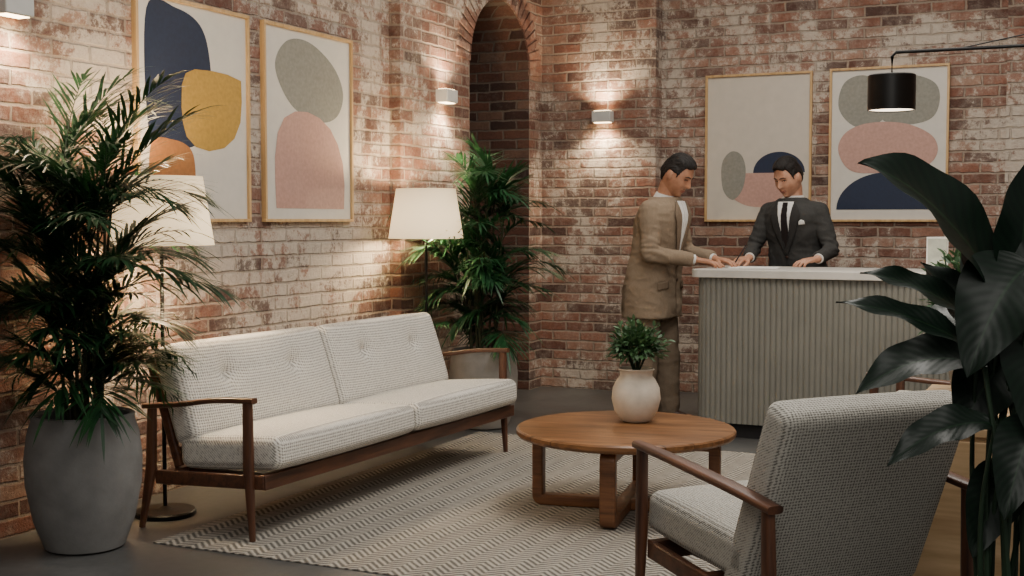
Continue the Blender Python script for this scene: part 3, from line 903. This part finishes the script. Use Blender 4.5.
# ------------------------------------------------------------------ floor lamps
def lamp(loc, label):
    e = empty('floor_lamp', loc)
    m = MB(); m.lathe([(.132, 0), (.135, .004), (.135, .018), (.128, .024), (.03, .028), (.012, .04)], 48); m.obj('base', MBLACK, e)
    m = MB(); m.sweep([(0, 0, .03), (0, 0, 1.22)], .009, seg=12); m.sweep([(0, 0, 1.20), (0, 0, 1.26)], .018, seg=12)
    m.sweep([(0, 0, 1.26), (0, 0, 1.50)], .003, seg=6)
    for k in range(3):
        t = 2*pi*k/3; m.sweep([(0, 0, 1.478), (.178*cos(t), .178*sin(t), 1.478)], .002, seg=5)
    m.obj('pole', MBLACK, e)
    m = MB(); m.lathe([(.228, 1.195), (.180, 1.495), (.177, 1.495), (.225, 1.195), (.228, 1.195)], 56, cap=False)
    m.obj('lamp_shade', MSHADE, e, angle=50)
    m = MB(); m.ell((0, 0, 1.32), (.03, .03, .04)); m.obj('bulb', MBULB, e)
    tag(e, label, 'floor lamp', 'floor lamps with linen shades')
    for z, en in ((1.43, 34), (1.25, 42)):
        L = bpy.data.lights.new('lamp_light', 'POINT'); L.energy = en; L.color = (1, .76, .48); L.shadow_soft_size = .05
        o = bpy.data.objects.new('lamp_light', L); o.location = V(loc)+V((0, 0, z)); scene.collection.objects.link(o)
lamp((.31, 4.36, 0), 'black floor lamp with glowing cream shade behind the palm')
lamp((.33, 6.72, 0), 'black floor lamp with glowing cream shade behind the sofa')

# ------------------------------------------------------------------ sconces
def sconce(loc, rotz, label):
    e = empty('wall_sconce', loc, rotz)
    m = MB(); m.box((0, -.045, 0), (.15, .09, .085)); m.obj('housing', MSCON, e, bevel=.006)
    for s_ in (-1, 1):
        m = MB(); m.box((0, -.045, s_*.0435), (.12, .062, .004)); m.obj('diffuser', MBULB, e)
    tag(e, label, 'wall light', 'up and down wall sconces')
    M = Matrix.Rotation(rotz, 3, 'Z')
    for s_ in (-1, 1):
        L = bpy.data.lights.new('sconce_light', 'SPOT'); L.energy = 32; L.color = (1, .79, .53)
        L.spot_size = radians(145); L.spot_blend = .9; L.shadow_soft_size = .03
        o = bpy.data.objects.new('sconce_light', L); scene.collection.objects.link(o)
        o.location = V(loc)+M @ V((0, -.09, s_*.06)); o.rotation_euler = (0 if s_ < 0 else pi, 0, 0)
sconce((XP, 7.38, 2.12), radians(90), 'small white wall sconce glowing on the brick pier')
sconce((.60, YP, 2.09), 0, 'small white wall sconce glowing on the end brick wall')
sconce((0, 3.80, 2.17), radians(90), 'small white wall sconce above the palm')

# ------------------------------------------------------------------ pictures
def blob(pts, n=8):
    pts = [V((x, y, 0)) for x, y in pts]; N = len(pts); out = []
    for i in range(N):
        a, b_, c, d = pts[i-1], pts[i], pts[(i+1) % N], pts[(i+2) % N]
        for k in range(n):
            t = k/n; out.append(.5*((2*b_)+(c-a)*t+(2*a-5*b_+4*c-d)*t*t+(3*b_-a-3*c+d)*t**3))
    return [(p.x, p.y) for p in out]
def arc(cx, cy, rx, ry, a0=0, a1=360, n=40):
    return [(cx+rx*cos(radians(a0+(a1-a0)*i/n)), cy+ry*sin(radians(a0+(a1-a0)*i/n))) for i in range(n+(0 if a1-a0 == 360 else 1))]
def picture(loc, rotz, w, h, shapes, paper, label):
    e = empty('framed_picture', loc, rotz)
    m = MB(); t = .017; d = .03
    m.box((0, -d/2, t/2), (w, d, t)); m.box((0, -d/2, h-t/2), (w, d, t))
    m.box((-w/2+t/2, -d/2, h/2), (t, d, h-2*t)); m.box((w/2-t/2, -d/2, h/2), (t, d, h-2*t))
    m.obj('frame', MOAK, e, smooth=False, bevel=.002)
    m = MB(); m.box((0, -.008, h/2), (w-2*t+.004, .012, h-2*t+.004))
    mats = [paper]
    for i, (poly, mt) in enumerate(shapes):
        if mt not in mats: mats.append(mt)
        y = -.0148-.0006*i
        poly = [(min(.975, max(.025, a)), min(.98, max(.02, c))) for a, c in poly]
        m.add([((x-.5)*w, y, z*h) for x, z in poly], [tuple(range(len(poly)))], mats.index(mt))
    m.obj('print', mats, e, smooth=False, fix=False)
    return tag(e, label, 'picture', 'framed abstract prints')
Z0 = 1.295
picture((0, 4.965, Z0), radians(90), .85, 1.065, [
    (blob([(.10, .93), (.35, .96), (.56, .90), (.64, .74), (.64, .50), (.52, .36), (.28, .33), (.11, .38)]), MNAVY),
    (blob([(.12, .34), (.30, .37), (.47, .32), (.49, .15), (.42, .06), (.14, .06)]), MORG),
    ([(.38, .52), (.385, .62), (.42, .675), (.50, .70), (.66, .705), (.80, .70), (.93, .68), (.935, .58), (.92, .48), (.86, .40), (.76, .35), (.62, .33), (.50, .345), (.42, .39), (.39, .45)], MOCH)],
    MPAPER, 'oak-framed abstract print with navy, ochre and clay shapes on brick')
picture((0, 5.95, Z0), radians(90), .87, 1.065, [
    (blob([(.13, .78), (.25, .92), (.50, .94), (.78, .84), (.90, .70), (.82, .57), (.60, .53), (.30, .60)]), MGREY),
    ([(.13, .07), (.90, .07), (.91, .20), (.89, .32), (.83, .42), (.74, .50), (.62, .55), (.48, .575), (.34, .57), (.22, .53), (.15, .45), (.12, .33), (.12, .2)], MPINK)],
    MPAPER, 'oak-framed abstract print with grey blob over dusty pink arch')
picture((1.747, YB, Z0), 0, .79, 1.085, [
    (arc(.70, .33, .24, .14, 0, 180), MNAVY),
    (arc(.50, .33, .34, .23, 180, 360), MPINK),
    (blob([(.155, .34), (.18, .43), (.26, .48), (.35, .45), (.39, .35), (.36, .22), (.27, .15), (.18, .21)]), MGREY)],
    MPAPER2, 'oak-framed abstract print with pink bowl, grey and navy shapes')
picture((2.673, YB, Z0), 0, .816, 1.09, [
    (blob([(.08, .74), (.12, .90), (.28, .95), (.44, .88), (.50, .74), (.42, .64), (.22, .62)]), MGREY),
    (blob([(.36, .80), (.45, .92), (.68, .94), (.88, .88), (.92, .76), (.84, .65), (.58, .62), (.42, .68)]), MGREY),
    (blob([(.08, .46), (.14, .58), (.34, .64), (.64, .63), (.86, .55), (.91, .44), (.80, .35), (.5, .32), (.2, .33)]), MPINK),
    (arc(.5, .08, .43, .24, 0, 180), MNAVY)],
    MPAPER, 'oak-framed abstract print with grey, pink and navy rounded shapes')

# ------------------------------------------------------------------ reception desk
DX0, DX1, DY0, DY1, DZ = 1.83, 3.72, 7.34, 8.02, 1.01
dk = empty('reception_desk', ((DX0+DX1)/2, (DY0+DY1)/2, 0))
ox, oy = (DX0+DX1)/2, (DY0+DY1)/2
def outline(off=0, rc=.10):
    x0_, x1_, y0_, y1_ = DX0-ox-off, DX1-ox+off, DY0-oy-off, DY1-oy+off; P = []
    r_ = rc+off
    P.append((x1_, y0_))
    for i in range(9):
        t = -pi/2-pi/2*i/8; P.append((x0_+r_+r_*cos(t), y0_+r_+r_*sin(t)))
    P.append((x0_, y1_)); P.append((x1_, y1_))
    return P
def resample(P, step):
    out = []; Q = P+[P[0]]; acc = 0
    for a, c in zip(Q[:-1], Q[1:]):
        a, c = V((a[0], a[1], 0)), V((c[0], c[1], 0)); L = (c-a).length
        while acc < L: out.append(a.lerp(c, acc/L) if L > 0 else a); acc += step
        acc -= L
    return out
def prism(mb, P, z0, z1, mi=0):
    N = len(P); vs = [(p[0], p[1], z0) for p in P]+[(p[0], p[1], z1) for p in P]
    fs = [(i, (i+1) % N, N+(i+1) % N, N+i) for i in range(N)]+[tuple(range(N)), tuple(range(N, 2*N))]
    mb.add(vs, fs, mi)
per = .033; sub = 6
Q = resample(outline(-.010), per/sub); N = len(Q); RP = []
for i, p in enumerate(Q):
    T = (Q[(i+1) % N]-Q[i-1]).normalized(); nrm = V((T.y, -T.x, 0))
    ph = (i % sub)/sub
    k = sin(pi*ph)**.45 if ph > 0 else 0
    if nrm.dot(V((p.x/.95, p.y/.34, 0))) < 0: nrm = -nrm
    RP.append(p+nrm*.0085*k)
m = MB(); prism(m, RP, .09, DZ-.045); m.obj('fluted_body', MDESK, dk, smooth=False)
m = MB(); prism(m, outline(-.05), 0, .10); m.obj('toe_kick', MDARK, dk, smooth=False)
m = MB(); prism(m, outline(.025, .04), DZ-.047, DZ); m.obj('countertop', MTOP, dk, smooth=False, bevel=.003)
tag(dk, 'fluted sage-grey reception desk with pale stone countertop', 'reception desk')

m = MB(); m.box((0, 0, .0015), (.30, .24, .003))
pp = m.obj('paper_sheet', MWHITE, loc=(2.10, 7.72, DZ+.0005), rot=(0, 0, .15), smooth=False); tag(pp, 'white paper sheet lying on the counter between the men', 'paper')
e = empty('brochure_holder', (3.20, 7.55, DZ), .15)
m = MB(); m.box((0, 0, .005), (.13, .08, .01)); m.sweep([(0, .025, .005), (0, .0, .2)], [(.06, .004)]*2, up=(0, 1, 0), n=8, seg=12); m.obj('stand', MWHITE, e)
m = MB(); m.sweep([(0, .012, .02), (0, -.010, .19)], [(.052, .006)]*2, up=(0, 1, 0), n=8, seg=12); m.obj('brochure', simple('pale_green_print', '#c9cdbf', .6, var=.15), e)
tag(e, 'small white brochure holder standing on the counter', 'brochure holder')

# ------------------------------------------------------------------ swing arm lamp
LX, LY = 3.04, 6.82
e = empty('wall_arm_lamp', (5.0, LY, 2.19))
m = MB(); m.box((-.01, 0, 0), (.02, .10, .34)); m.obj('wall_plate', MBLACK, e, bevel=.004)
m = MB(); dx = LX-5.0
m.sweep([(-.02, 0, -.02), (dx+.02, 0, -.015), (dx, 0, -.035), (dx, 0, -.15)], .009, seg=10); m.obj('arm', MBLACK, e)
m = MB(); m.sweep([(-.02, 0, .26), (dx+.35, 0, -.01)], .0035, seg=8); m.obj('tension_rod', MBLACK, e)
m = MB(); m.lathe([(.118, -.315), (.121, -.315), (.121, -.135), (.115, -.130), (.02, -.130), (.02, -.136), (.114, -.136), (.118, -.14), (.118, -.315)], 48, c=(dx, 0, 0), cap=False)
m.obj('lamp_shade', MBLACK, e, angle=40)
m = MB(); m.ell((dx, 0, -.22), (.03, .03, .045)); m.obj('bulb', MBULB, e)
m = MB(); m.lathe([(.001, -.309), (.116, -.309), (.116, -.305), (.001, -.305)], 40, c=(dx, 0, 0)); m.obj('diffuser', emis('soft_diffuser', '#ffe8c8', 5), e)
tag(e, 'black swing-arm lamp with cylinder shade hanging over the desk', 'wall lamp')
L = bpy.data.lights.new('arm_lamp_light', 'SPOT'); L.energy = 45; L.color = (1, .88, .72); L.spot_size = radians(120); L.spot_blend = .7; L.shadow_soft_size = .08
o = bpy.data.objects.new('arm_lamp_light', L); o.location = (LX, LY, 2.19-.32); scene.collection.objects.link(o)

# ------------------------------------------------------------------ cabinet + shrub
e = empty('wooden_sideboard', (3.95, 4.78, 0))
m = MB(); m.box((0, 0, .33), (1.0, 1.06, .56)); m.obj('body', MCAB, e, smooth=False, bevel=.004)
m = MB(); m.box((0, 0, .625), (1.03, 1.09, .03)); m.obj('top', MCAB, e, smooth=False, bevel=.004)
m = MB(); m.box((0, 0, .03), (.92, .98, .06)); m.obj('plinth', MDARK, e, smooth=False)
for s_ in (-1, 1):
    m = MB(); m.box((s_*.25, -.535, .33), (.485, .018, .53)); dd = m.obj('door', MCAB, e, smooth=False, bevel=.003)
    m = MB(); m.box((s_*.04, -.553, .40), (.012, .018, .12)); m.obj('handle', MBLACK, dd, smooth=False)
tag(e, 'low pale oak sideboard beside the armchair and leafy plant', 'sideboard')
rnd = random.Random(9)
e = empty('potted_shrub', (3.60, 5.10, .641))
m = MB(); m.lathe([(.06, 0), (.065, .003), (.085, .12), (.088, .125), (.078, .125), (.074, .10)], 36); m.obj('pot', MPOT2, e)
m = MB(); m.lathe([(.001, .11), (.078, .11), (.074, .10)], 24); m.obj('soil', MSOIL, e)
m = MB(); stems(m, (0, 0, .1), (0, 0, .33), (.16, .16, .25), 30, rnd); m.obj('stem', MSTEM, e)
m = MB(); bush(m, (0, 0, .32), (.20, .20, .31), 1500, .055, .016, rnd, .2); m.obj('foliage', MBUSH, e, fix=False, angle=0)
tag(e, 'bushy small-leaved shrub in a pot on the oak sideboard', 'potted plant')

# ------------------------------------------------------------------ big leaf plant
e = empty('potted_broadleaf_plant', (3.853, 3.115, 0), radians(25))
m = MB(); m.lathe([(.12, 0), (.14, .01), (.175, .2), (.18, .34), (.185, .35), (.17, .355), (.16, .34), (.155, .31)], 44); m.obj('pot', MPOT, e)
m = MB(); m.lathe([(.001, .32), (.16, .32), (.158, .31)], 30); m.obj('soil', MSOIL, e)
def bigleaf(mb, base, tip, w, arch, tilt=0, fold=.18):
    base, tip = V(base), V(tip); mid = base.lerp(tip, .5)+V((0, 0, arch))
    NL, NW = 18, 8
    vs = []; fs = []; at = []
    up = V((sin(tilt)*.9, -.55, .75)).normalized()
    for i in range(NL+1):
        t = i/NL
        p = base*(1-t)**2+mid*2*t*(1-t)+tip*t*t
        T = ((mid-base)*(1-t)+(tip-mid)*t).normalized()
        S = T.cross(up).normalized(); Nn = S.cross(T)
        ww = w*(sin(pi*t**.85)**.75)*(1-.25*t) if 0 < t < 1 else .0005
        for j in range(NW+1):
            s_ = -1+2*j/NW
            q = p+S*ww*s_*.62+Nn*(ww*fold*abs(s_)**1.3+.006*sin(t*17+s_*2)*abs(s_))
            vs.append(q); at.append((s_, t, 0))
    for i in range(NL):
        for j in range(NW):
            a = i*(NW+1)+j; fs.append((a, a+1, a+NW+2, a+NW+1))
    mb.add(vs, fs); mb.a += at
LV = [((-.02, 0, 1.14), (-.37, -.06, 1.43), .20, .11, 0), ((-.06, .02, 1.06), (-.345, .0, 1.18), .085, .05, .1),
      ((-.08, -.05, 1.00), (-.41, -.04, 1.115), .075, .05, 0), ((-.07, -.05, .97), (-.35, .0, .90), .12, .09, .1),
      ((-.05, -.06, .84), (-.30, -.08, .745), .09, .07, 0), ((-.02, .03, 1.10), (-.13, .08, 1.38), .12, -.02, .3),
      ((.02, 0, 1.12), (.05, .02, 1.45), .16, .0, .2), ((.03, -.05, 1.20), (-.13, -.10, .95), .18, .10, 0),
      ((.04, -.08, .86), (-.06, -.15, .64), .12, .06, 0), ((.05, 0, 1.15), (.36, -.02, 1.33), .17, .08, 0),
      ((.06, 0, .98), (.38, .02, .95), .16, .1, 0), ((.05, -.08, .80), (.14, -.22, .55), .14, .08, 0),
      ((.0, .06, 1.05), (.10, .38, 1.22), .16, .08, 0), ((.0, .05, 1.0), (-.12, .36, 1.05), .14, .08, 0),
      ((.03, -.03, 1.1), (.16, -.12, 1.38), .15, .03, -.2), ((-.02, .06, 1.0), (-.16, .14, 1.20), .13, .03, .2),
      ((.03, .05, .98), (-.10, .02, .80), .15, .06, .1), ((.06, -.02, 1.06), (.0, -.14, .82), .15, .07, 0),
      ((.03, .02, .74), (-.08, -.02, .52), .12, .05, .1)]
for i, (bs, tp, w, ar, ti) in enumerate(LV):
    lf = MB(); bigleaf(lf, bs, tp, w, ar, ti)
    lf.obj('leaf', MBIG, e, fix=False, angle=0)
    st = MB(); a = i*2.4; o0 = V((.05*cos(a), .05*sin(a), .31)); bs = V(bs)
    st.sweep(crom([o0, o0.lerp(bs, .5)+V((.02*cos(a), .02*sin(a), .04)), bs], 6), [.008-.004*k/12 for k in range(13)], seg=8)
    st.obj('stem', MSTEM, e)
tag(e, 'large dark glossy broad-leaved plant in a pot behind the armchair', 'potted plant')

# pen between the receptionist's thumb and index finger
R2 = Matrix.Rotation(t2, 3, 'Z'); tipw = V((2.22, 8.43, 0))+R2 @ V((-.186, -.548, DZ+.006)); tail = V((2.22, 8.43, 0))+R2 @ V((-.140, -.468, DZ+.135))
m = MB(); dv = tail-tipw; m.sweep([V((0, 0, 0)), dv*.12, dv], [.0008, .0042, .0042], seg=10)
pen = m.obj('pen', MDARK, loc=tuple(tipw)); tag(pen, 'dark pen held in the receptionist\'s hand over the form', 'pen')

# ------------------------------------------------------------------ lights / world
w = bpy.data.worlds.new('World'); scene.world = w; w.use_nodes = True
bg = w.node_tree.nodes['Background']; bg.inputs[0].default_value = (1, .96, .90, 1); bg.inputs[1].default_value = .22
def area(loc, rot, size, en, col):
    L = bpy.data.lights.new('soft_fill_light', 'AREA'); L.shape = 'RECTANGLE'; L.size, L.size_y = size; L.energy = en; L.color = col  # unseen area light added as soft fill, not a ceiling fixture
    o = bpy.data.objects.new('soft_fill_light', L); o.location = loc; o.rotation_euler = rot; scene.collection.objects.link(o)
area((3.0, 4.4, 3.6), (0, 0, 0), (1.2, 2.6), 105, (1, .95, .88))
area((2.6, 7.3, 3.6), (radians(-8), 0, 0), (2.5, 1.2), 58, (1, .94, .85))
area((4.2, .6, 3.0), (radians(55), 0, radians(20)), (2.0, 1.5), 46, (1, .96, .90))

# ------------------------------------------------------------------ camera
cam = bpy.data.cameras.new('camera'); co = bpy.data.objects.new('camera', cam); scene.collection.objects.link(co)
cam.sensor_width = 36; cam.lens = 36*1260/1024; cam.clip_end = 100
co.location = (4.04, 0, 1.30)
co.rotation_euler = (radians(90-3.04), 0, radians(25.0))
scene.camera = co
bpy.context.view_layer.update()
